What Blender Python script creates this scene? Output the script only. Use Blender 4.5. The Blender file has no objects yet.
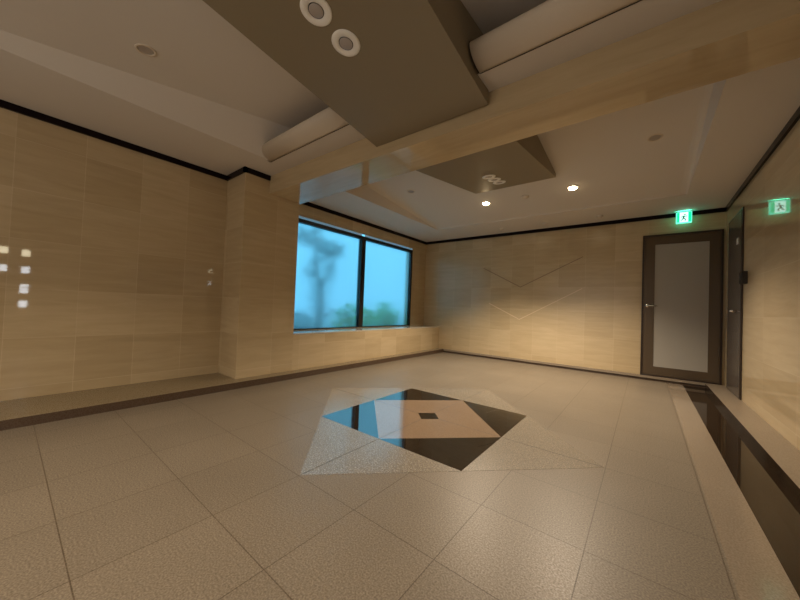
import bpy, bmesh, math, random
from mathutils import Vector, Matrix
random.seed(7)
S = bpy.context.scene
COL = S.collection

# ------------------------------------------------------------------ camera
cam_d = bpy.data.cameras.new('camera'); cam = bpy.data.objects.new('camera', cam_d); COL.objects.link(cam)
rt = Vector((0.78610831, 0.61687721, 0.03868115))
up = Vector((-0.0169561, -0.04103519, 0.99901382))
bk = Vector((0.61785614, -0.78598894, -0.02179827))
M = Matrix((rt, up, bk)).transposed().to_4x4(); M.translation = (0, 0, 0.95)
cam.matrix_world = M
cam_d.sensor_fit = 'HORIZONTAL'; cam_d.sensor_width = 36.0; cam_d.lens = 312.3 / 800 * 36
cam_d.clip_start = 0.02
S.camera = cam

# ------------------------------------------------------------------ world, exposure
SPOT_W = 200.0          # far spots
SPOT_N = 92.0          # spots above the camera
WORLD = 1.36
w = bpy.data.worlds.new('sky'); S.world = w; w.use_nodes = True
nt = w.node_tree; nt.nodes.clear()
wo = nt.nodes.new('ShaderNodeOutputWorld'); bg = nt.nodes.new('ShaderNodeBackground')
tc = nt.nodes.new('ShaderNodeTexCoord'); sx = nt.nodes.new('ShaderNodeSeparateXYZ')
cr = nt.nodes.new('ShaderNodeValToRGB')
cr.color_ramp.elements[0].position = 0.0; cr.color_ramp.elements[0].color = (0.12, 0.45, 0.72, 1)
cr.color_ramp.elements[1].position = 0.6; cr.color_ramp.elements[1].color = (0.15, 0.60, 0.84, 1)
nt.links.new(tc.outputs['Generated'], sx.inputs[0]); nt.links.new(sx.outputs['Z'], cr.inputs[0])
nt.links.new(cr.outputs[0], bg.inputs[0]); bg.inputs[1].default_value = WORLD
nt.links.new(bg.outputs[0], wo.inputs[0])
vs = S.view_settings
vs.view_transform = 'Standard'; vs.look = 'None'; vs.gamma = 1.0; vs.use_curve_mapping = False
vs.exposure = 0.45
# added fill light, set before made-up glazing in the wall behind the camera
al = bpy.data.lights.new('fill_light', 'AREA'); al.shape = 'RECTANGLE'; al.size = 2.8; al.size_y = 2.0
al.energy = 17.0; al.color = (1.0, 0.90, 0.78)
ao = bpy.data.objects.new('fill_light', al); COL.objects.link(ao)
ao.location = (-1.9, -2.14, 1.15); ao.rotation_euler = (math.radians(90), 0, 0)
try:
    S.cycles.max_bounces = 14; S.cycles.diffuse_bounces = 8; S.cycles.glossy_bounces = 6
    S.cycles.transmission_bounces = 8; S.cycles.caustics_reflective = False
    S.cycles.sample_clamp_indirect = 6.0
except Exception:
    pass

# ------------------------------------------------------------------ room numbers (metres)
XL, XP, XW, XR = -4.06, -3.60, -4.02, 0.85     # left wall, pillar and bench face, window wall, right wall
YF, YN = 6.02, -2.2                            # far wall, wall behind the camera
YP0, YP1 = 1.65, 2.36                          # pillar
ZC = 2.468                                     # low ceiling
YB0, YB1, ZB = 2.00, 2.38, 2.255               # beam
XLED, ZLED = -3.44, 0.0687                     # stone ledge
CX, CY, TS = -1.483, 2.353, 0.4353             # floor motif centre, floor tile size

# ------------------------------------------------------------------ materials
def new_mat(name):
    m = bpy.data.materials.new(name); m.use_nodes = True
    n = m.node_tree; b = n.nodes['Principled BSDF']
    return m, n, b
def plain(name, col, rough=0.5, metal=0.0, ior=1.5, emit=None, strength=0.0):
    m, n, b = new_mat(name)
    b.inputs['Base Color'].default_value = (*col, 1); b.inputs['Roughness'].default_value = rough
    b.inputs['Metallic'].default_value = metal; b.inputs['IOR'].default_value = ior
    if emit:
        b.inputs['Emission Color'].default_value = (*emit, 1); b.inputs['Emission Strength'].default_value = strength
    return m
def N(n, t, **kw):
    x = n.nodes.new(t)
    for k, v in kw.items(): setattr(x, k, v)
    return x
def mix(n, fac, a, b, mode='MIX'):
    x = N(n, 'ShaderNodeMix', data_type='RGBA', blend_type=mode)
    for s, v in ((0, fac), (6, a), (7, b)):
        if hasattr(v, 'is_linked') or hasattr(v, 'links'): n.links.new(v, x.inputs[s])
        else: x.inputs[s].default_value = v if s == 0 else (*v, 1)
    return x.outputs[2]
def planar(n, ua, va, uo=0.0, vo=0.0):
    """object coordinates -> (along, across, 0) for a wall lying along one axis"""
    tc = N(n, 'ShaderNodeTexCoord'); s = N(n, 'ShaderNodeSeparateXYZ'); n.links.new(tc.outputs['Object'], s.inputs[0])
    def pick(a, o):
        out = None
        for ch in a:
            c = s.outputs['XYZ'.index(ch)]
            if out is None: out = c
            else:
                ad = N(n, 'ShaderNodeMath', operation='ADD'); n.links.new(out, ad.inputs[0]); n.links.new(c, ad.inputs[1]); out = ad.outputs[0]
        ad = N(n, 'ShaderNodeMath', operation='ADD'); n.links.new(out, ad.inputs[0]); ad.inputs[1].default_value = o
        return ad.outputs[0]
    c = N(n, 'ShaderNodeCombineXYZ')
    n.links.new(pick(ua, uo), c.inputs[0]); n.links.new(pick(va, vo), c.inputs[1])
    return c.outputs[0], tc.outputs['Object']
def stone(name, ua, va, uo=0.0, vo=0.0, tw=0.41, th=0.41, a=(0.485, 0.378, 0.228), b=(0.57, 0.455, 0.29), rough=0.03, offset=0.0, vein=0.5):
    m, n, bs = new_mat(name)
    uv, ob = planar(n, ua, va, uo, vo)
    br = N(n, 'ShaderNodeTexBrick'); br.offset = offset; br.squash = 1.0
    n.links.new(uv, br.inputs['Vector'])
    br.inputs['Color1'].default_value = (*a, 1); br.inputs['Color2'].default_value = (*b, 1)
    br.inputs['Mortar'].default_value = (b[0]*1.06, b[1]*1.08, b[2]*1.12, 1)
    br.inputs['Scale'].default_value = 1.0; br.inputs['Mortar Size'].default_value = 0.0022
    br.inputs['Mortar Smooth'].default_value = 0.2; br.inputs['Bias'].default_value = 0.0
    br.inputs['Brick Width'].default_value = tw; br.inputs['Row Height'].default_value = th
    mp = N(n, 'ShaderNodeMapping'); n.links.new(uv, mp.inputs[0]); mp.inputs['Scale'].default_value = (1.3, 11.0, 1.0)
    no = N(n, 'ShaderNodeTexNoise'); n.links.new(mp.outputs[0], no.inputs['Vector'])
    no.inputs['Scale'].default_value = 1.6; no.inputs['Detail'].default_value = 6; no.inputs['Roughness'].default_value = 0.6
    no.inputs['Distortion'].default_value = 0.6
    rp = N(n, 'ShaderNodeValToRGB'); n.links.new(no.outputs[0], rp.inputs[0])
    rp.color_ramp.elements[0].position = 0.3; rp.color_ramp.elements[0].color = (0.80, 0.77, 0.72, 1)
    rp.color_ramp.elements[1].position = 0.72; rp.color_ramp.elements[1].color = (1.08, 1.08, 1.08, 1)
    col = mix(n, vein, br.outputs['Color'], rp.outputs[0], 'MULTIPLY')
    n.links.new(col, bs.inputs['Base Color'])
    bs.inputs['Roughness'].default_value = rough
    return m
def granite(name, base, dark, light, rough, ior=1.5, scale=170.0, joints=False, amount=0.8, blotch=0.25):
    m, n, bs = new_mat(name)
    tc = N(n, 'ShaderNodeTexCoord')
    no = N(n, 'ShaderNodeTexNoise'); n.links.new(tc.outputs['Object'], no.inputs['Vector'])
    no.inputs['Scale'].default_value = scale; no.inputs['Detail'].default_value = 3
    rp = N(n, 'ShaderNodeValToRGB'); n.links.new(no.outputs[0], rp.inputs[0])
    e = rp.color_ramp.elements
    e[0].position = 0.34; e[0].color = (*dark, 1); e[1].position = 0.68; e[1].color = (*light, 1)
    x = e.new(0.5); x.color = (*base, 1)
    col = mix(n, amount, base, rp.outputs[0])
    n2 = N(n, 'ShaderNodeTexNoise'); n.links.new(tc.outputs['Object'], n2.inputs['Vector']); n2.inputs['Scale'].default_value = 2.2
    n2.inputs['Detail'].default_value = 4
    r2 = N(n, 'ShaderNodeValToRGB'); n.links.new(n2.outputs[0], r2.inputs[0])
    r2.color_ramp.elements[0].position = 0.3; r2.color_ramp.elements[0].color = (0.72, 0.70, 0.68, 1)
    r2.color_ramp.elements[1].position = 0.7; r2.color_ramp.elements[1].color = (1.05, 1.05, 1.05, 1)
    col = mix(n, blotch, col, r2.outputs[0], 'MULTIPLY')
    if joints:
        s = N(n, 'ShaderNodeMapping'); n.links.new(tc.outputs['Object'], s.inputs[0])
        s.inputs['Location'].default_value = (-CX + 40 * TS, -CY + 40 * TS, 0)
        br = N(n, 'ShaderNodeTexBrick'); br.offset = 0.0; n.links.new(s.outputs[0], br.inputs['Vector'])
        br.inputs['Scale'].default_value = 1; br.inputs['Brick Width'].default_value = TS; br.inputs['Row Height'].default_value = TS
        br.inputs['Mortar Size'].default_value = 0.0022; br.inputs['Mortar Smooth'].default_value = 0.1
        br.inputs['Color1'].default_value = (0.95, 0.95, 0.95, 1); br.inputs['Color2'].default_value = (1.04, 1.04, 1.04, 1)
        br.inputs['Mortar'].default_value = (0.55, 0.50, 0.46, 1)
        col = mix(n, 1.0, col, br.outputs['Color'], 'MULTIPLY')
    n.links.new(col, bs.inputs['Base Color'])
    rr = N(n, 'ShaderNodeMapRange'); n.links.new(no.outputs[0], rr.inputs[0])
    rr.inputs[1].default_value = 0.3; rr.inputs[2].default_value = 0.7
    rr.inputs[3].default_value = rough * 1.25; rr.inputs[4].default_value = rough * 0.75
    n.links.new(rr.outputs[0], bs.inputs['Roughness'])
    bs.inputs['IOR'].default_value = ior
    return m

m_wall_y = stone('travertine_left', 'Y', 'Z', 20 * .408 - 0.418 + .408 + .035, 8.2 - 0.98)
m_wall_r = stone('travertine_right', 'Y', 'Z', 8.2 - .2, 8.2 - 0.98, tw=0.82, th=0.41)
m_wall_x = stone('travertine_back', 'X', 'Z', 8.2 - 0.02, 8.2 - 0.576, rough=0.23)
m_pillar = stone('travertine_pillar', 'XY', 'Z', 8.2 - 0.1, 8.2 - 0.98)
m_beam = stone('travertine_beam', 'X', 'YZ', 8.2, 8.2 - .3, tw=9.0, th=5.0, rough=0.05)
m_bench = stone('travertine_bench', 'Y', 'XZ', 8.2, 8.2 - .2, tw=.41, th=.6, rough=0.1)
m_ceil = plain('ceiling_plaster', (0.66, 0.615, 0.565), 0.75)
m_panel = plain('olive_bronze_panel', (0.25, 0.205, 0.135), 0.5)
m_cover = plain('cover_plaster', (0.66, 0.58, 0.48), 0.6)
m_trim = plain('black_trim', (0.008, 0.004, 0.005), 0.25)
m_trim.node_tree.nodes['Principled BSDF'].inputs['Specular IOR Level'].default_value = 0.12
m_floor = granite('granite_floor', (0.198, 0.163, 0.121), (0.105, 0.084, 0.062), (0.315, 0.265, 0.203), 0.40, joints=True, scale=150, amount=0.6)
m_floor.node_tree.nodes['Principled BSDF'].inputs['Specular IOR Level'].default_value = 0.33
m_band = granite('granite_band', (0.275, 0.222, 0.165), (0.18, 0.143, 0.105), (0.36, 0.30, 0.232), 0.10, scale=150, amount=.5)
m_spk = granite('speckled_white_granite', (0.245, 0.208, 0.160), (0.06, 0.05, 0.038), (0.47, 0.42, 0.345), 0.24, ior=1.7, scale=125)
m_blk = granite('polished_black_granite', (0.022, 0.016, 0.012), (0.01, 0.008, 0.006), (0.05, 0.04, 0.03), 0.03, ior=2.8, scale=300)
m_pink = granite('polished_beige_granite', (0.30, 0.208, 0.138), (0.21, 0.142, 0.092), (0.39, 0.288, 0.205), 0.04, ior=2.8, scale=200, amount=.6)
m_strip = granite('dark_polished_strip', (0.024, 0.015, 0.009), (0.012, 0.008, 0.005), (0.05, 0.033, 0.02), 0.05, ior=1.4, scale=200)
m_btop = granite('polished_bench_top', (0.60, 0.53, 0.43), (0.52, 0.45, 0.36), (0.68, 0.61, 0.51), 0.07, ior=2.7, scale=60, amount=.5)
m_joint = plain('floor_joint', (0.05, 0.045, 0.04), 0.6)
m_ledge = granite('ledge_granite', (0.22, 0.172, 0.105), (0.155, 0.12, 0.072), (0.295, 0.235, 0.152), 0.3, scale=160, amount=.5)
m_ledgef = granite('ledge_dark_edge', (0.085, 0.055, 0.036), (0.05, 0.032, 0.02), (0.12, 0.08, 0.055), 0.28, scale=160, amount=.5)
m_black = plain('black_aluminium', (0.006, 0.006, 0.008), 0.3)
m_alu = plain('pale_aluminium', (0.80, 0.82, 0.85), 0.35, 0.2)
m_bronze = plain('bronze_door_metal', (0.12, 0.088, 0.058), 0.25, 0.4)
m_bronzed = plain('dark_bronze_edge', (0.03, 0.018, 0.012), 0.4, 0.2)
m_frost = plain('frosted_door_glass', (0.37, 0.35, 0.315), 0.22)
m_steel = plain('grey_door_metal', (0.12, 0.10, 0.085), 0.25, 0.3)
m_chrome = plain('chrome', (0.85, 0.82, 0.76), 0.15, 1.0)
m_white = plain('white_plastic', (0.90, 0.88, 0.84), 0.5)
m_grey = plain('grey_lens', (0.42, 0.37, 0.34), 0.35)
m_dark = plain('dark_recess', (0.02, 0.017, 0.014), 0.6)
m_lit = plain('lit_lamp', (1, .9, .7), 0.5, emit=(1.0, 0.74, 0.42), strength=42.0)
m_sgreen = plain('sign_green', (0.0, 0.35, 0.2), 0.4, emit=(0.0, 0.62, 0.27), strength=1.2)
m_swhite = plain('sign_white', (0.8, 0.9, 0.85), 0.4, emit=(0.50, 1.0, 0.82), strength=1.3)
m_sfig = plain('sign_figure', (0.0, 0.12, 0.07), 0.5, emit=(0.0, 0.10, 0.06), strength=0.6)
m_sbody = plain('sign_diffuser', (0.5, 0.6, 0.55), 0.5, emit=(0.10, 0.80, 0.50), strength=1.2)
m_stop = plain('sign_top_diffuser', (0.5, 0.6, 0.55), 0.5, emit=(0.08, 0.85, 0.50), strength=9.0)
m_groove = plain('groove', (0.20, 0.125, 0.065), 0.5)
m_inlay = plain('pale_inlay', (0.78, 0.63, 0.43), 0.25)
m_leaf = plain('leaf', (0.16, 0.70, 0.09), 0.4)
m_leaf2 = plain('dark_leaf', (0.05, 0.11, 0.12), 0.5)
m_bark = plain('bark', (0.13, 0.16, 0.18), 0.8)
m_soil = plain('garden_ground', (0.22, 0.27, 0.28), 0.9)
m_daypane = plain('lit_window_pane', (0.8, 0.9, 1.0), 0.3, emit=(0.86, 0.93, 1.0), strength=9.0)
m_daypane2 = plain('warm_lit_pane', (1.0, 0.9, 0.7), 0.3, emit=(1.0, 0.90, 0.62), strength=9.0)
m_wood = plain('entrance_door_wood', (0.20, 0.13, 0.075), 0.4)
# window glass: thin frosted sheet
m_glass, gn, gb = new_mat('hazy_window_glass')
gb.inputs['Base Color'].default_value = (0.93, 0.98, 1.0, 1); gb.inputs['Transmission Weight'].default_value = 1.0
gb.inputs['IOR'].default_value = 1.3; gb.inputs['Roughness'].default_value = 0.29
def add_translucent(n, b, col, fac):
    tr = N(n, 'ShaderNodeBsdfTranslucent'); tr.inputs[0].default_value = (*col, 1)
    ms = N(n, 'ShaderNodeMixShader'); ms.inputs[0].default_value = fac
    n.links.new(b.outputs[0], ms.inputs[1]); n.links.new(tr.outputs[0], ms.inputs[2])
    n.links.new(ms.outputs[0], n.nodes['Material Output'].inputs[0])
add_translucent(gn, gb, (0.95, 0.98, 1.0), 0.22)
for lm, tcx in ((m_leaf, (0.16, 0.80, 0.10)), (m_leaf2, (0.07, 0.16, 0.17))):
    add_translucent(lm.node_tree, lm.node_tree.nodes['Principled BSDF'], tcx, 0.5)
m_transom, tn_, tb_ = new_mat('white_transom_film')
tb_.inputs['Base Color'].default_value = (0.85, 0.87, 0.9, 1); tb_.inputs['Roughness'].default_value = 0.3
add_translucent(tn_, tb_, (1.0, 1.0, 1.0), 0.6)

# ------------------------------------------------------------------ mesh helpers
def link(name, bm, mat, parent=None, smooth=False, loc=None):
    me = bpy.data.meshes.new(name)
    bmesh.ops.recalc_face_normals(bm, faces=bm.faces[:])
    if smooth:
        for f in bm.faces: f.smooth = True
    bm.to_mesh(me); bm.free()
    for mm in (mat if isinstance(mat, (list, tuple)) else [mat]): me.materials.append(mm)
    o = bpy.data.objects.new(name, me); COL.objects.link(o)
    if loc: o.location = loc
    if parent: o.parent = parent
    return o
def box(bm, x0, x1, y0, y1, z0, z1, bev=0.0, mi=0):
    v = [bm.verts.new((x, y, z)) for z in (z0, z1) for y in (y0, y1) for x in (x0, x1)]
    fs = [bm.faces.new([v[i] for i in q]) for q in ((0, 1, 3, 2), (4, 6, 7, 5), (0, 4, 5, 1), (2, 3, 7, 6), (0, 2, 6, 4), (1, 5, 7, 3))]
    for f in fs: f.material_index = mi
    if bev:
        es = list({e for f in fs for e in f.edges})
        bmesh.ops.bevel(bm, geom=es, offset=bev, segments=2, affect='EDGES', profile=0.5)
    return v
def bx(name, mat, x0, x1, y0, y1, z0, z1, parent=None, bev=0.0):
    bm = bmesh.new(); box(bm, x0, x1, y0, y1, z0, z1, bev); return link(name, bm, mat, parent)
def prism(bm, pts, d):
    """closed polygon pts (3d list) pushed along vector d"""
    a = [bm.verts.new(p) for p in pts]; b = [bm.verts.new(Vector(p) + Vector(d)) for p in pts]
    bm.faces.new(a); bm.faces.new(b[::-1])
    for i in range(len(a)):
        j = (i + 1) % len(a); bm.faces.new((a[i], b[i], b[j], a[j]))
def lathe(bm, prof, seg=40, axis=Matrix.Identity(4), close=True):
    rings = []
    for r, z in prof:
        if r < 1e-6: rings.append([bm.verts.new(axis @ Vector((0, 0, z)))])
        else: rings.append([bm.verts.new(axis @ Vector((r * math.cos(2 * math.pi * k / seg), r * math.sin(2 * math.pi * k / seg), z))) for k in range(seg)])
    for a, b in zip(rings, rings[1:]):
        for k in range(seg):
            j = (k + 1) % seg
            if len(a) == 1 and len(b) == 1: continue
            if len(a) == 1: bm.faces.new((a[0], b[k], b[j]))
            elif len(b) == 1: bm.faces.new((a[k], a[j], b[0]))
            else: bm.faces.new((a[k], a[j], b[j], b[k]))
def tube(bm, pts, radii, seg=10):
    pts = [Vector(p) for p in pts]; rings = []
    for i, p in enumerate(pts):
        t = (pts[min(i + 1, len(pts) - 1)] - pts[max(i - 1, 0)]).normalized()
        a = t.orthogonal().normalized() if i == 0 else (rings_a - t * rings_a.dot(t)).normalized()
        rings_a = a; b = t.cross(a)
        r = radii[i] if isinstance(radii, (list, tuple)) else radii
        rings.append([bm.verts.new(p + r * (math.cos(2 * math.pi * k / seg) * a + math.sin(2 * math.pi * k / seg) * b)) for k in range(seg)])
    for a, b in zip(rings, rings[1:]):
        for k in range(seg): bm.faces.new((a[k], a[(k + 1) % seg], b[(k + 1) % seg], b[k]))
    bm.faces.new(rings[0][::-1]); bm.faces.new(rings[-1])
def struct(o, label=None):
    o['kind'] = 'structure'
    if label: o['label'] = label
    return o
def tag(o, label, cat, group=None):
    o['label'] = label; o['category'] = cat
    if group: o['group'] = group
    return o
def empty(name, loc=(0, 0, 0)):
    e = bpy.data.objects.new(name, None); COL.objects.link(e); e.location = loc; e.empty_display_size = 0.1
    return e
def copy_tree(o, parent=None):
    c = o.copy(); COL.objects.link(c)
    if parent: c.parent = parent
    for ch in o.children: copy_tree(ch, c)
    return c

# ================================================================== THE SETTING
# floor with its bands and inlaid motif
fl = struct(bx('floor', m_floor, -4.5, 1.1, YN - .2, YF + .2, -0.12, 0.0))
bx('pale_border_band', m_band, 0.27, 0.435, YN, YF - .04, -0.02, 0.001, fl)
bx('dark_border_band', m_strip, 0.435, 0.66, YN, YF - .04, -0.02, 0.0012, fl)
def ngon(name, mat, pts, z, parent=fl):
    bm = bmesh.new(); prism(bm, [(x, y, z - .02) for x, y in pts], (0, 0, .02)); return link(name, bm, mat, parent)
A = 1.3
O4 = [(CX - A, CY), (CX, CY - A), (CX + A, CY), (CX, CY + A)]
h = A / 2
D4 = [(CX - h, CY - h), (CX + h, CY - h), (CX + h, CY + h), (CX - h, CY + h)]
I4 = [(CX - h, CY), (CX, CY - h), (CX + h, CY), (CX, CY + h)]
# four pale corner triangles outside the diamond
for k in range(4):
    a, b = D4[k - 1], D4[k]
    ngon('speckled_triangle', m_spk, [a, O4[k], b], 0.001)
for k in range(4):
    p, q = I4[k], I4[(k + 1) % 4]
    ngon('black_triangle', m_blk, [p, D4[k], q], 0.0014)
c = 0.108
C4 = [(CX - c, CY), (CX, CY - c), (CX + c, CY), (CX, CY + c)]
for k in range(4):
    p, q = I4[k], I4[(k + 1) % 4]; r, s = C4[(k + 1) % 4], C4[k]
    g = 0.0016
    ngon('beige_quarter', m_pink, [p, q, r, s], 0.0014)
ngon('centre_tile', m_blk, C4, 0.0016)
for (x0, x1, y0, y1) in ((CX - h, CX - c, CY - .0016, CY + .0016), (CX + c, CX + h, CY - .0016, CY + .0016),
                         (CX - .0016, CX + .0016, CY - h, CY - c), (CX - .0016, CX + .0016, CY + c, CY + h),
                         (CX - A + .01, CX - h, CY - .0012, CY + .0012), (CX + h, CX + A - .01, CY - .0012, CY + .0012),
                         (CX - .0012, CX + .0012, CY - A + .01, CY - h), (CX - .0012, CX + .0012, CY + h, CY + A - .01)):
    bx('joint', m_joint, x0, x1, y0, y1, -0.01, 0.0018, fl)

# walls
struct(bx('wall_left', m_wall_y, XL - .2, XL, YN - .2, YP0 + .1, 0, 2.95))
struct(bx('wall_right', m_wall_r, XR, XR + .2, YN - .2, YF + .2, 0, 2.95))
wb = struct(bx('wall_back', m_wall_x, -4.5, XR + .2, YF, YF + .2, 0, 2.95))
struct(bx('wall_front', m_wall_x, -4.3, XR + .2, YN - .2, YN, 0, 2.95))
WY0, WY1, WZ0, WZ1 = 2.45, 5.50, 0.552, 2.236          # window opening
bm = bmesh.new()
for (y0, y1, z0, z1) in ((YP1 - .1, YF, 0, WZ0), (YP1 - .1, YF, WZ1, 2.95), (YP1 - .1, WY0, WZ0, WZ1), (WY1, YF, WZ0, WZ1)):
    box(bm, XW - (.03 if z0 > 1 and z1 > 2.5 else .18), XW, y0, y1, z0, z1)
struct(link('wall_window', bm, m_pillar))
struct(bx('pillar', m_pillar, XL - .2, XP, YP0, YP1, 0, 2.95), 'square stone-clad pillar beside the window')
bn = struct(bx('window_bench', m_bench, XW - .02, XP, YP1, YF, 0, 0.528), 'low stone-clad bench under the window')
bx('bench_top', m_btop, XW - .02, XP + .004, YP1, YF, 0.528, 0.548, bn, bev=.004)
# two chevrons cut into the far wall
def chevron(name, mat, pts, wd, dep):
    bm = bmesh.new()
    for (x0, z0), (x1, z1) in zip(pts, pts[1:]):
        d = Vector((x1 - x0, 0, z1 - z0)).normalized(); nrm = Vector((-d.z, 0, d.x)) * wd / 2
        a, b = Vector((x0, YF, z0)), Vector((x1, YF, z1))
        prism(bm, [a - nrm, b - nrm, b + nrm, a + nrm], (0, -dep, 0))
    return link(name, bm, mat, wb)
chevron('chevron_groove', m_groove, [(-2.60, 1.80), (-1.858, 1.41), (-0.84, 1.915)], 0.011, 0.002)
chevron('chevron_inlay', m_inlay, [(-2.46, 1.09), (-1.862, 0.80), (-0.84, 1.378)], 0.010, 0.002)

# stone ledges
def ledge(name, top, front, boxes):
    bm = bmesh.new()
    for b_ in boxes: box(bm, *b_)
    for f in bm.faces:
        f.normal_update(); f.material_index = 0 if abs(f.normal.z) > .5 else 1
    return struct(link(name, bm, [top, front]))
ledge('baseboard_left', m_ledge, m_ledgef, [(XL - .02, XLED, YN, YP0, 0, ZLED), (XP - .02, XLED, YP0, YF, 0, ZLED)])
ledge('baseboard_back', m_ledge, m_ledgef, [(XLED, 0.66, YF - .035, YF + .02, 0, ZLED)])
bx('stone_cap', m_band, XLED, 0.66, YF - .05, YF - .0352, 0.036, ZLED + .001, bpy.data.objects['baseboard_back'])
m_rledge = granite('right_ledge_granite', (0.25, 0.20, 0.147), (0.17, 0.135, 0.10), (0.33, 0.27, 0.205), 0.35, scale=150, amount=.5)
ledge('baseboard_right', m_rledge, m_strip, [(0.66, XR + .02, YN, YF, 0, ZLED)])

# ceiling: low ring, two raised trays that climb towards the beam
NX0, NX1, NY0, NY1 = -3.20, 0.36, -0.75, 1.80
FX0, FX1, FY0, FY1 = -3.19, 0.38, YB1, 5.15
def tz_far(y): return ZC + 0.02 + 0.10 * (FY1 - y)
def tz_near(y): return ZC + 0.02 + 0.10 * (y - NY0)
bm = bmesh.new()
def quad(*p): return bm.faces.new([bm.verts.new(q) for q in p])
def flat(x0, x1, y0, y1): quad((x0, y0, ZC), (x1, y0, ZC), (x1, y1, ZC), (x0, y1, ZC))
X0, X1 = XL - .1, XR + .1
flat(X0, X1, YN - .1, NY0); flat(X0, NX0, NY0, YB0 + .1); flat(NX1, X1, NY0, YB0 + .1); flat(NX0, -1.2, NY1 - .065, YB0 + .1)
ZR = ZC - 0.026                                 # the strip right of the panel sits a little lower
quad((-1.2, NY1, ZR), (NX1, NY1, ZR), (NX1, YB0 + .1, ZR), (-1.2, YB0 + .1, ZR))
quad((-1.2, NY1, ZR), (-1.2, NY1, ZC), (-1.2, YB0 + .1, ZC), (-1.2, YB0 + .1, ZR)); quad((NX1, NY1, ZR), (NX1, NY1, ZC), (NX1, YB0 + .1, ZC), (NX1, YB0 + .1, ZR))
flat(X0, FX0, FY0 - .1, FY1); flat(FX1, X1, FY0 - .1, FY1); flat(X0, X1, FY1, YF + .1)
def tray(x0, x1, ya, yb, tz, soft, gentle=False):
    """ya = shallow end, yb = deep end; soft rounded shoulder on the shallow and side edges"""
    r = soft
    sg = 1 if yb > ya else -1
    za, zb = tz(ya), tz(yb)
    if gentle:                                   # one long soft slope down each side
        ym = ya + sg * r * .6; zm = tz(ym)
        quad((x0, ya, ZC), (x0, yb, ZC), (x0 + r, yb, zb), (x0 + r, ym, zm)); quad((x1, ya, ZC), (x1, yb, ZC), (x1 - r, yb, zb), (x1 - r, ym, zm))
        quad((x0, ya, ZC), (x1, ya, ZC), (x1 - r, ym, zm), (x0 + r, ym, zm)); quad((x0 + r, ym, zm), (x1 - r, ym, zm), (x1 - r, yb, zb), (x0 + r, yb, zb))
        return
    quad((x0, ya, ZC), (x0, yb, ZC), (x0 + r*.25, yb, zb - r*.3), (x0 + r*.25, ya, ZC + (za - ZC) * .6))
    quad((x0 + r*.25, ya, ZC + (za - ZC) * .6), (x0 + r*.25, yb, zb - r*.3), (x0 + r, yb, zb), (x0 + r, ya + sg*r*.6, tz(ya + sg*r*.6)))
    quad((x1, ya, ZC), (x1, yb, ZC), (x1 - r*.25, yb, zb - r*.3), (x1 - r*.25, ya, ZC + (za - ZC) * .6))
    quad((x1 - r*.25, ya, ZC + (za - ZC) * .6), (x1 - r*.25, yb, zb - r*.3), (x1 - r, yb, zb), (x1 - r, ya + sg*r*.6, tz(ya + sg*r*.6)))
    quad((x0, ya, ZC), (x1, ya, ZC), (x1 - r*.25, ya, ZC + (za - ZC)*.6), (x0 + r*.25, ya, ZC + (za - ZC)*.6))
    quad((x0 + r*.25, ya, ZC + (za - ZC)*.6), (x1 - r*.25, ya, ZC + (za - ZC)*.6), (x1 - r, ya + sg*r*.6, tz(ya + sg*r*.6)), (x0 + r, ya + sg*r*.6, tz(ya + sg*r*.6)))
    quad((x0 + r, ya + sg*r*.6, tz(ya + sg*r*.6)), (x1 - r, ya + sg*r*.6, tz(ya + sg*r*.6)), (x1 - r, yb, zb), (x0 + r, yb, zb))
tray(FX0, FX1, FY1, FY0 - .1, tz_far, 0.07)
tray(NX0, NX1, NY0, YB0 + .1, tz_near, 0.36, True)
bmesh.ops.remove_doubles(bm, verts=bm.verts[:], dist=1e-5)
struct(link('ceiling', bm, m_ceil))
# roof slab over everything so no sky gets in
struct(bx('ceiling_slab', m_ceil, XL - .3, XR + .3, YN - .3, YF + .3, 2.95, 3.05))
bm = bmesh.new()
prism(bm, [(XP - .1, YB0 - .062, ZB), (XR + .02, YB0 + .036, ZB), (XR + .02, YB1, ZB), (XP - .1, YB1, ZB)], (0, 0, 2.94 - ZB))
struct(link('ceiling_beam', bm, m_beam), 'polished stone beam across the ceiling')

# dark trim where walls meet the ceiling
Z0, Z1, PR = 2.412, 2.470, 0.022
trims = [(XL - .02, XL + PR, YN, YP0, Z0, Z1), (XL, XP + PR, YP0 - PR, YP0 + .02, Z0, Z1), (XP - .02, XP + PR, YP0 - PR, YB0 - .06, Z0, Z1),
         (XW - .02, XW + PR, YP1, YF, Z0, Z1), (XW, XR, YF - PR, YF + .02, Z0, Z1), (XR - PR, XR + .02, YB1, YF, Z0, Z1), (XR - PR, XR + .02, YN, YB0, Z0, Z1)]
for i, t in enumerate(trims): struct(bx('trim_%d' % (i + 1), m_trim, *t))

# window
wn = struct(empty('window_1', (XW - .05, (WY0 + WY1) / 2, WZ0)))
def wpart(name, mat, x0, x1, y0, y1, z0, z1, **k):
    ox, oy, oz = wn.location; return bx(name, mat, x0 - ox, x1 - ox, y0 - oy, y1 - oy, z0 - oz, z1 - oz, wn, **k)
FR0, FR1 = XW - .075, XW + .002
ZT = 2.195
bm = bmesh.new(); ox, oy, oz = wn.location
for (y0, y1, z0, z1) in ((WY0, WY1, WZ0, WZ0 + .016), (WY0, WY1, ZT - .055, ZT), (WY0, WY0 + .05, WZ0, ZT), (WY1 - .055, WY1, WZ0, ZT)):
    box(bm, FR0 - ox, FR1 - ox, y0 - oy, y1 - oy, z0 - oz, z1 - oz)
link('window_frame', bm, m_black, wn)
MY = 3.985
wpart('mullion', m_black, FR0, FR1 + .01, MY - .05, MY + .05, WZ0 + .018, ZT - .045)
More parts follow.
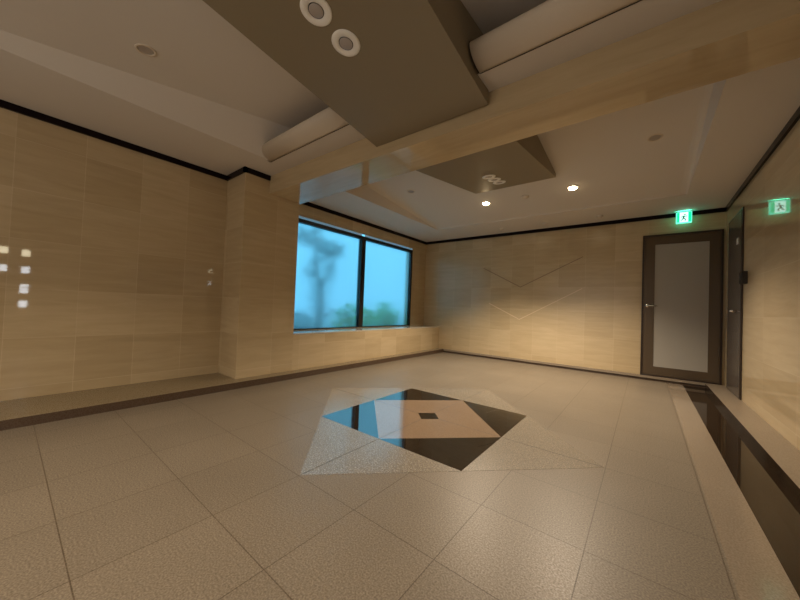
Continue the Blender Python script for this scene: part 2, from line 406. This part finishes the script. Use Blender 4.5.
for (y0, y1) in ((WY0 + .045, MY - .045), (MY + .045, WY1 - .05)):
    wpart('pane', m_glass, XW - .052, XW - .044, y0, y1, WZ0 + .015, ZT - .045)
for (y0, y1) in ((WY0, MY - .04), (MY + .04, WY1)):
    wpart('transom_pane', m_transom, XW - .012, XW - .004, y0, y1, ZT, WZ1)

# doors
d1 = struct(empty('door_1', (0.385, YF, ZLED)))
def part(par, name, mat, x0, x1, y0, y1, z0, z1, **k):
    ox, oy, oz = par.location; return bx(name, mat, x0 - ox, x1 - ox, y0 - oy, y1 - oy, z0 - oz, z1 - oz, par, **k)
def frame4(par, name, mat, x0, x1, y0, y1, z0, z1, wl, wr, wb_, wt):
    bm = bmesh.new(); ox, oy, oz = par.location
    for (a, b, e, f) in ((x0, x0 + wl, z0, z1), (x1 - wr, x1, z0, z1), (x0 + wl, x1 - wr, z0, z0 + wb_), (x0 + wl, x1 - wr, z1 - wt, z1)):
        box(bm, a - ox, b - ox, y0 - oy, y1 - oy, e - oz, f - oz)
    return link(name, bm, mat, par)
frame4(d1, 'casing', m_bronzed, -0.045, 0.822, YF - .035, YF + .01, ZLED, 2.172, .022, .022, .02, .022)
frame4(d1, 'leaf_frame', m_bronze, -0.022, 0.80, YF - .022, YF + .01, ZLED + .02, 2.150, .125, .115, .125, .125)
part(d1, 'pane', m_frost, 0.10, 0.69, YF - .014, YF - .002, 0.205, 2.03)
hd = bmesh.new()
tube(hd, [(0, 0, 0), (0, -.045, 0)], .011, 12); tube(hd, [(0, -.045, 0), (.05, -.05, -.004), (.115, -.048, -.006)], [.009, .008, .007], 10)
hdl = link('handle', hd, m_chrome, d1, smooth=True, loc=(0.025 - .385, -.022, 1.115 - ZLED))
rs = bmesh.new(); lathe(rs, [(0, 0), (.026, 0), (.024, .008), (0, .009)], 24, Matrix.Rotation(math.radians(90), 4, 'X'))
link('rose', rs, m_chrome, hdl, smooth=True)
for z in (0.45, 1.75):
    part(d1, 'hinge', m_bronzed, 0.795, 0.815, YF - .045, YF - .02, z, z + .13)

d2 = struct(empty('door_2', (XR, 5.42, ZLED)))
part(d2, 'casing', m_bronzed, XR - .012, XR + .01, 5.06, 5.80, ZLED, 2.215)
part(d2, 'leaf', m_steel, XR - .018, XR + .01, 5.085, 5.765, ZLED + .01, 2.19)
part(d2, 'plaque', m_white, XR - .021, XR - .015, 5.22, 5.29, 1.83, 1.90)
hb = bmesh.new(); lathe(hb, [(0, 0), (.014, .0), (.016, .03), (.010, .05), (0, .052)], 20, Matrix.Rotation(math.radians(-90), 4, 'Y'))
link('handle', hb, m_chrome, d2, smooth=True, loc=(-.018, 5.30 - 5.42, 1.05 - ZLED))

# entrance door behind the camera's right shoulder: its small lit panes mirror in the left wall
d3 = struct(empty('door_3', (XR, 0.2, ZLED)))
part(d3, 'leaf', m_wood, XR - .02, XR + .01, -0.32, 0.62, ZLED, 2.15)
for (y, z, hh, mt) in ((0.237, 1.67, .10, m_daypane2), (0.243, 1.36, .10, m_daypane), (0.238, 1.07, .045, m_daypane), (0.238, .985, .085, m_daypane), (0.235, .735, .10, m_daypane),
                   (-0.02, 1.69, .10, m_daypane2), (-0.02, 1.37, .10, m_daypane)):
    part(d3, 'lit_pane', mt, XR - .026, XR - .01, y - .05, y + .05, z - hh * .6, z + hh * .6)

# made-up entrance glazing, unseen behind the camera, added to carry the fill light
wn2 = struct(empty('added_glazing', (-1.6, YN, 0.1)))
frame4(wn2, 'window_frame', m_black, -3.4, 0.2, YN - .01, YN + .05, .1, 2.2, .06, .06, .05, .05)
part(wn2, 'mullion', m_black, -1.63, -1.57, YN - .01, YN + .045, .14, 2.16)
for x0, x1 in ((-3.35, -1.62), (-1.58, .15)): part(wn2, 'pane', m_frost, x0, x1, YN - .005, YN + .015, .14, 2.16)

# ================================================================== THINGS
# tilted olive panels under the trays
PX0, PX1 = -1.88, -0.862
def tilted_panel(name, y_low, z_low, y_high, z_high, tz, label):
    p = empty(name, ((PX0 + PX1) / 2, (y_low + y_high) / 2, z_low))
    ox, oy, oz = p.location
    bm = bmesh.new()
    pts = [(PX0 - ox, y_low - oy, z_low - oz), (PX0 - ox, y_high - oy, z_high - oz), (PX0 - ox, y_high - oy, tz(y_high) + .01 - oz), (PX0 - ox, y_low - oy, tz(y_low) + .01 - oz)]
    prism(bm, pts, (PX1 - PX0, 0, 0))
    link('panel_body', bm, m_panel, p)
    return tag(p, label, 'ceiling panel', 'tilted ceiling panels')
tilted_panel('ceiling_panel', YB0 - .02, 2.345, 0.40, 2.565, tz_near, 'large olive-brown tilted ceiling panel in front of the beam with big white downlights')
tilted_panel('ceiling_panel', YB1, 2.330, 4.00, 2.560, tz_far, 'smaller-looking olive tilted ceiling panel behind the beam with three downlights in a row')

# rounded covers along the near side of the beam
def cover(x0, x1, yg, zc, label):
    """yg = groove line; quarter-round shell rising from the groove towards the camera"""
    prof = [(yg, zc - .002)]
    for k in range(1, 13):
        t = k / 12 * math.pi / 2
        prof.append((yg - .155 * math.sin(t), zc - .002 + .085 * (1 - math.cos(t))))
    prof += [(yg - .145, zc + .10), (yg - .12, zc + .11), (yg - .01, zc + .11)]
    c = empty('rounded_cover', ((x0 + x1) / 2, yg, zc)); ox, oy, oz = c.location
    bm = bmesh.new(); prism(bm, [(x0 - ox, y - oy, z - oz) for y, z in prof], (x1 - x0, 0, 0))
    o = link('cover_shell', bm, m_cover, c)
    for f in o.data.polygons:
        if abs(f.normal.x) < .5: f.use_smooth = True
    bx('seam', m_dark, x0 - ox, x1 - ox, 0.0, .005, -.004, 0.01, c)
    bm = bmesh.new()
    prism(bm, [(x0 - ox, y - oy, z - oz - .001) for y, z in prof[:14]] + [(x0 - ox, y - oy, z - oz + .006) for y, z in prof[13::-1]], (-.005, 0, 0))
    link('end_seam', bm, m_dark, c)
    return tag(c, label, 'ceiling cover', 'rounded covers along the beam')
cover(-3.225, PX0 - .002, 1.735, ZC, 'beige rounded ceiling cover along the beam, left of the near olive panel')
cover(-0.845, NX1 - .01, 1.80, ZR, 'beige rounded ceiling cover along the beam, right of the near olive panel')

# big round trims in the panels
def panel_light(loc, slope, label, group, R=0.083):
    e = empty('downlight', loc); e.rotation_euler = (slope, 0, 0)
    bm = bmesh.new()
    lathe(bm, [(R * .50, .004), (R * .50, -.002), (R * .54, -.007), (R * .9, -.009), (R, -.004), (R, .004)], 48)
    link('trim_ring', bm, m_white, e, smooth=True)
    bm = bmesh.new(); lathe(bm, [(R * .50, .004), (R * .495, -.0035), (R * .455, -.0035), (R * .455, .004)], 40); link('dark_gap', bm, m_dark, e, smooth=True)
    bm = bmesh.new(); lathe(bm, [(R * .455, .003), (R * .455, -.005), (R * .40, -.0085), (0, -.010)], 40); link('lens', bm, m_grey, e, smooth=True)
    return tag(e, label, 'downlight', group)
sl_n = math.atan2(2.345 - 2.565, YB0 - .40); sl_f = math.atan2(2.560 - 2.330, 4.00 - YB1)
def zn(y): return 2.345 + (y - YB0) * (2.345 - 2.565) / (YB0 - .40)
def zf(y): return 2.330 + (y - YB1) * (2.560 - 2.330) / (4.00 - YB1)
for y, lb in ((0.955, 'large white round downlight in the near olive panel, cut by the picture top'),
              (1.165, 'large white round downlight in the near olive panel, the one nearest the beam')):
    panel_light((-1.385, y, zn(y)), sl_n, lb, 'downlights in the near panel')
for y, lb in ((3.36, 'white round downlight in the far olive panel, nearest the beam of three'),
              (3.52, 'white round downlight in the far olive panel, middle of three'),
              (3.68, 'white round downlight in the far olive panel, farthest from the beam of three')):
    panel_light((-1.425, y, zf(y)), sl_f, lb, 'downlights in the far panel', R=0.075)

# small recessed spots in the trays
def recessed(loc, slope, label, lit, group, power=None):
    e = empty('spotlight', loc); e.rotation_euler = (slope, 0, 0)
    R = .066 if lit else .06
    bm = bmesh.new(); lathe(bm, [(R * .72, .006), (R * .72, -.003), (R * .95, -.005), (R, .002), (R, .006)], 36)
    link('trim_ring', bm, m_white if lit else m_cover, e, smooth=True)
    bm = bmesh.new(); lathe(bm, [(R * .73, .004), (R * .73, .0), (R * .6, -.012 if lit else .0), (0, -.022 if lit else .001)], 36)
    link('lamp_bulb' if lit else 'lens', bm, m_lit if lit else m_grey, e, smooth=True)
    if lit:
        ld = bpy.data.lights.new('spot_lamp', 'SPOT'); ld.energy = power or SPOT_W; ld.color = (1.0, 0.825, 0.62)
        ld.spot_size = math.radians(118); ld.spot_blend = 0.6; ld.shadow_soft_size = 0.04
        lo = bpy.data.objects.new('spot_lamp', ld); COL.objects.link(lo); lo.parent = e; lo.location = (0, 0, -.06)
    return tag(e, label, 'spotlight', group)
s_f, s_n = -math.atan(.10), math.atan(.10)
recessed((-1.915, 4.44, tz_far(4.44) - .001), s_f, 'lit warm spotlight in the far ceiling, the left of the two glowing', True, 'lit spotlights')
recessed((-0.757, 4.45, tz_far(4.45) - .001), s_f, 'lit warm spotlight in the far ceiling, the right of the two glowing', True, 'lit spotlights')
recessed((-2.72, 3.62, tz_far(3.62) - .001), s_f, 'unlit small spotlight in the far ceiling, above the window side', False, 'unlit spotlights')
recessed((0.045, 3.72, tz_far(3.72) - .001), s_f, 'unlit small spotlight in the far ceiling, close behind the beam on the right', False, 'unlit spotlights')
recessed((-2.68, 0.53, tz_near(.53) - .001), s_n, 'unlit small spotlight in the near ceiling, above the left wall', False, 'unlit spotlights')
for x in (-1.915, -0.757):
    recessed((x, -0.40, tz_near(-.40) - .001), s_n, 'lit warm spotlight in the near ceiling, %s of the pair beyond the picture top' % ('left' if x < -1 else 'right'), True, 'lit spotlights', SPOT_N)

def detector(loc, slope, R, label):
    e = empty('smoke_detector', loc); e.rotation_euler = (slope, 0, 0)
    bm = bmesh.new(); lathe(bm, [(0, .004), (R, .004), (R, -.008), (R * .9, -.014)], 36); link('base', bm, m_ceil, e, smooth=True)
    bm = bmesh.new(); lathe(bm, [(R * .88, -.012), (R * .6, -.026), (0, -.03)], 36); link('cap', bm, m_cover, e, smooth=True)
    return tag(e, label, 'smoke detector', 'ceiling detectors')
detector((-1.345, 4.45, tz_far(4.45)), s_f, .05, 'flat round ceiling detector between the two glowing spotlights')
detector((-0.575, 5.62, ZC), 0, .045, 'flat round ceiling detector near the far wall trim, to the right')
detector((-2.12, 5.66, ZC), 0, .04, 'flat round ceiling detector near the far wall trim, to the left')
detector((-1.36, 5.64, ZC), 0, .04, 'flat round ceiling detector near the far wall trim, in the middle')

# exit sign
SX0, SX1, SZ0, SZ1, SY = 0.325, 0.493, 2.292, 2.462, 5.90
ex = empty('exit_sign', ((SX0 + SX1) / 2, SY, SZ0)); ox, oy, oz = ex.location
def epart(name, mat, x0, x1, y0, y1, z0, z1, **k): return bx(name, mat, x0 - ox, x1 - ox, y0 - oy, y1 - oy, z0 - oz, z1 - oz, ex, **k)
epart('housing', m_sbody, SX0, SX1, SY, SY + .05, SZ0, SZ1 - .01, bev=.006)
epart('top_lip', m_dark, SX0 - .004, SX1 + .004, SY - .005, SY + .004, SZ1 - .012, SZ1 - .004)
epart('top_diffuser', m_stop, SX0 + .01, SX1 - .01, SY + .01, SY + .045, SZ1 - .012, SZ1 - .007)
W, H = SX1 - SX0, SZ1 - .01 - SZ0
epart('white_face', m_swhite, SX0 + .22 * W, SX1 - .24 * W, SY - .004, SY + .002, SZ0 + .012, SZ1 - .022)
epart('green_band', m_sgreen, SX0 + .06 * W, SX0 + .22 * W, SY - .004, SY + .002, SZ0 + .012, SZ1 - .022)
epart('green_band', m_sgreen, SX1 - .24 * W, SX1 - .05 * W, SY - .004, SY + .002, SZ0 + .012, SZ1 - .022)
bm = bmesh.new()
def limb(a, b, wd):
    a, b = Vector((a[0], 0, a[1])), Vector((b[0], 0, b[1])); d = (b - a).normalized(); n_ = Vector((-d.z, 0, d.x)) * wd / 2
    prism(bm, [a - n_, b - n_, b + n_, a + n_], (0, -.002, 0))
for a, b, wd in (((.002, .098), (-.008, .066), .018), ((-.008, .066), (.016, .050), .012), ((.016, .050), (.010, .026), .011),
                 ((-.008, .068), (-.020, .044), .012), ((-.020, .044), (-.036, .034), .010), ((.002, .096), (.022, .086), .009),
                 ((.022, .086), (.032, .098), .008), ((.000, .096), (-.022, .092), .009), ((-.022, .092), (-.030, .076), .008)):
    limb(a, b, wd)
lathe(bm, [(0, 0), (.0095, 0), (.0095, .002), (0, .002)], 20, Matrix.Translation((.008, 0, .114)) @ Matrix.Rotation(math.radians(90), 4, 'X'))
link('running_figure', bm, m_sfig, ex, loc=(0, -.004, 0))
tag(ex, 'green and white illuminated exit sign with running figure above the glass door', 'exit sign')

# switch on the right wall
sw = empty('wall_switch', (XR, 4.93, 1.34)); ox, oy, oz = sw.location
bx('housing', m_dark, -.045, 0.002, -.055, .055, 0, .135, sw, bev=.006)
bx('button', m_black, -.049, -.04, -.02, .02, .045, .09, sw, bev=.003)
tag(sw, 'small black wall box on the right stone wall beside the grey door', 'switch')

# ================================================================== OUTSIDE THE WINDOW
struct(bx('garden_ground', m_soil, -9.0, XW - .18, 0.0, 12.0, 0.25, 0.40), 'planting bed outside the window')
def leafy(bm, cx, cy, cz, rx, ry, rz, n, s):
    for _ in range(n):
        while True:
            p = Vector((random.uniform(-1, 1), random.uniform(-1, 1), random.uniform(-1, 1)))
            if p.length < 1: break
        p = Vector((cx + p.x * rx, cy + p.y * ry, cz + p.z * rz))
        q = Matrix.Rotation(random.uniform(0, 6.28), 4, 'Z') @ Matrix.Rotation(random.uniform(-1.0, 1.0), 4, 'X')
        L, Wd = s * random.uniform(.8, 1.3), s * random.uniform(.3, .45)
        v = [bm.verts.new(p + q @ Vector(c_)) for c_ in ((0, 0, 0), (Wd, L * .45, .15 * L), (0, L, 0), (-Wd, L * .45, .15 * L))]
        bm.faces.new((v[0], v[1], v[2])); bm.faces.new((v[0], v[2], v[3]))
def shrub(x, y, rx, ry, rz, n, s, mat, label):
    e = empty('shrub', (x, y, .40))
    bm = bmesh.new(); leafy(bm, 0, 0, rz, rx, ry, rz, n, s); link('foliage', bm, mat, e)
    bm = bmesh.new()
    for k in range(5):
        a = k * 1.256; tube(bm, [(0, 0, -.01), (rx * .3 * math.cos(a), ry * .3 * math.sin(a), rz * .7), (rx * .6 * math.cos(a), ry * .6 * math.sin(a), rz * 1.4)], [.012, .009, .004], 6)
    link('stem', bm, m_bark, e)
    return tag(e, label, 'shrub', 'shrubs outside the window')
shrub(-4.37, 4.18, .12, .55, .29, 460, .08, m_leaf, 'green leafy shrub outside the window, behind the mullion')
shrub(-4.45, 5.16, .16, .39, .31, 360, .09, m_leaf, 'green leafy shrub outside the right window pane')
shrub(-4.75, 3.15, .25, .5, .20, 300, .08, m_leaf2, 'dark low shrub outside the left window pane')
t = empty('tree', (-4.95, 3.75, .40))
bm = bmesh.new(); tube(bm, [(0, 0, -.02), (.02, .06, .7), (-.05, -.06, 1.2), (.02, -.14, 1.7)], [.07, .06, .05, .025], 10)
tube(bm, [(.0, .04, .8), (-.05, .25, 1.2), (-.05, .40, 1.6)], [.045, .035, .02], 8); link('trunk', bm, m_bark, t, smooth=True)
bm = bmesh.new(); leafy(bm, .05, .18, 1.62, .22, .30, .16, 150, .11); leafy(bm, .05, -.35, 1.78, .2, .40, .16, 130, .11); leafy(bm, .05, .0, 1.15, .2, .34, .35, 90, .11); leafy(bm, .05, .02, .55, .2, .26, .45, 90, .11); link('crown', bm, m_leaf2, t)
tag(t, 'dark blurred tree outside the left window pane', 'tree')
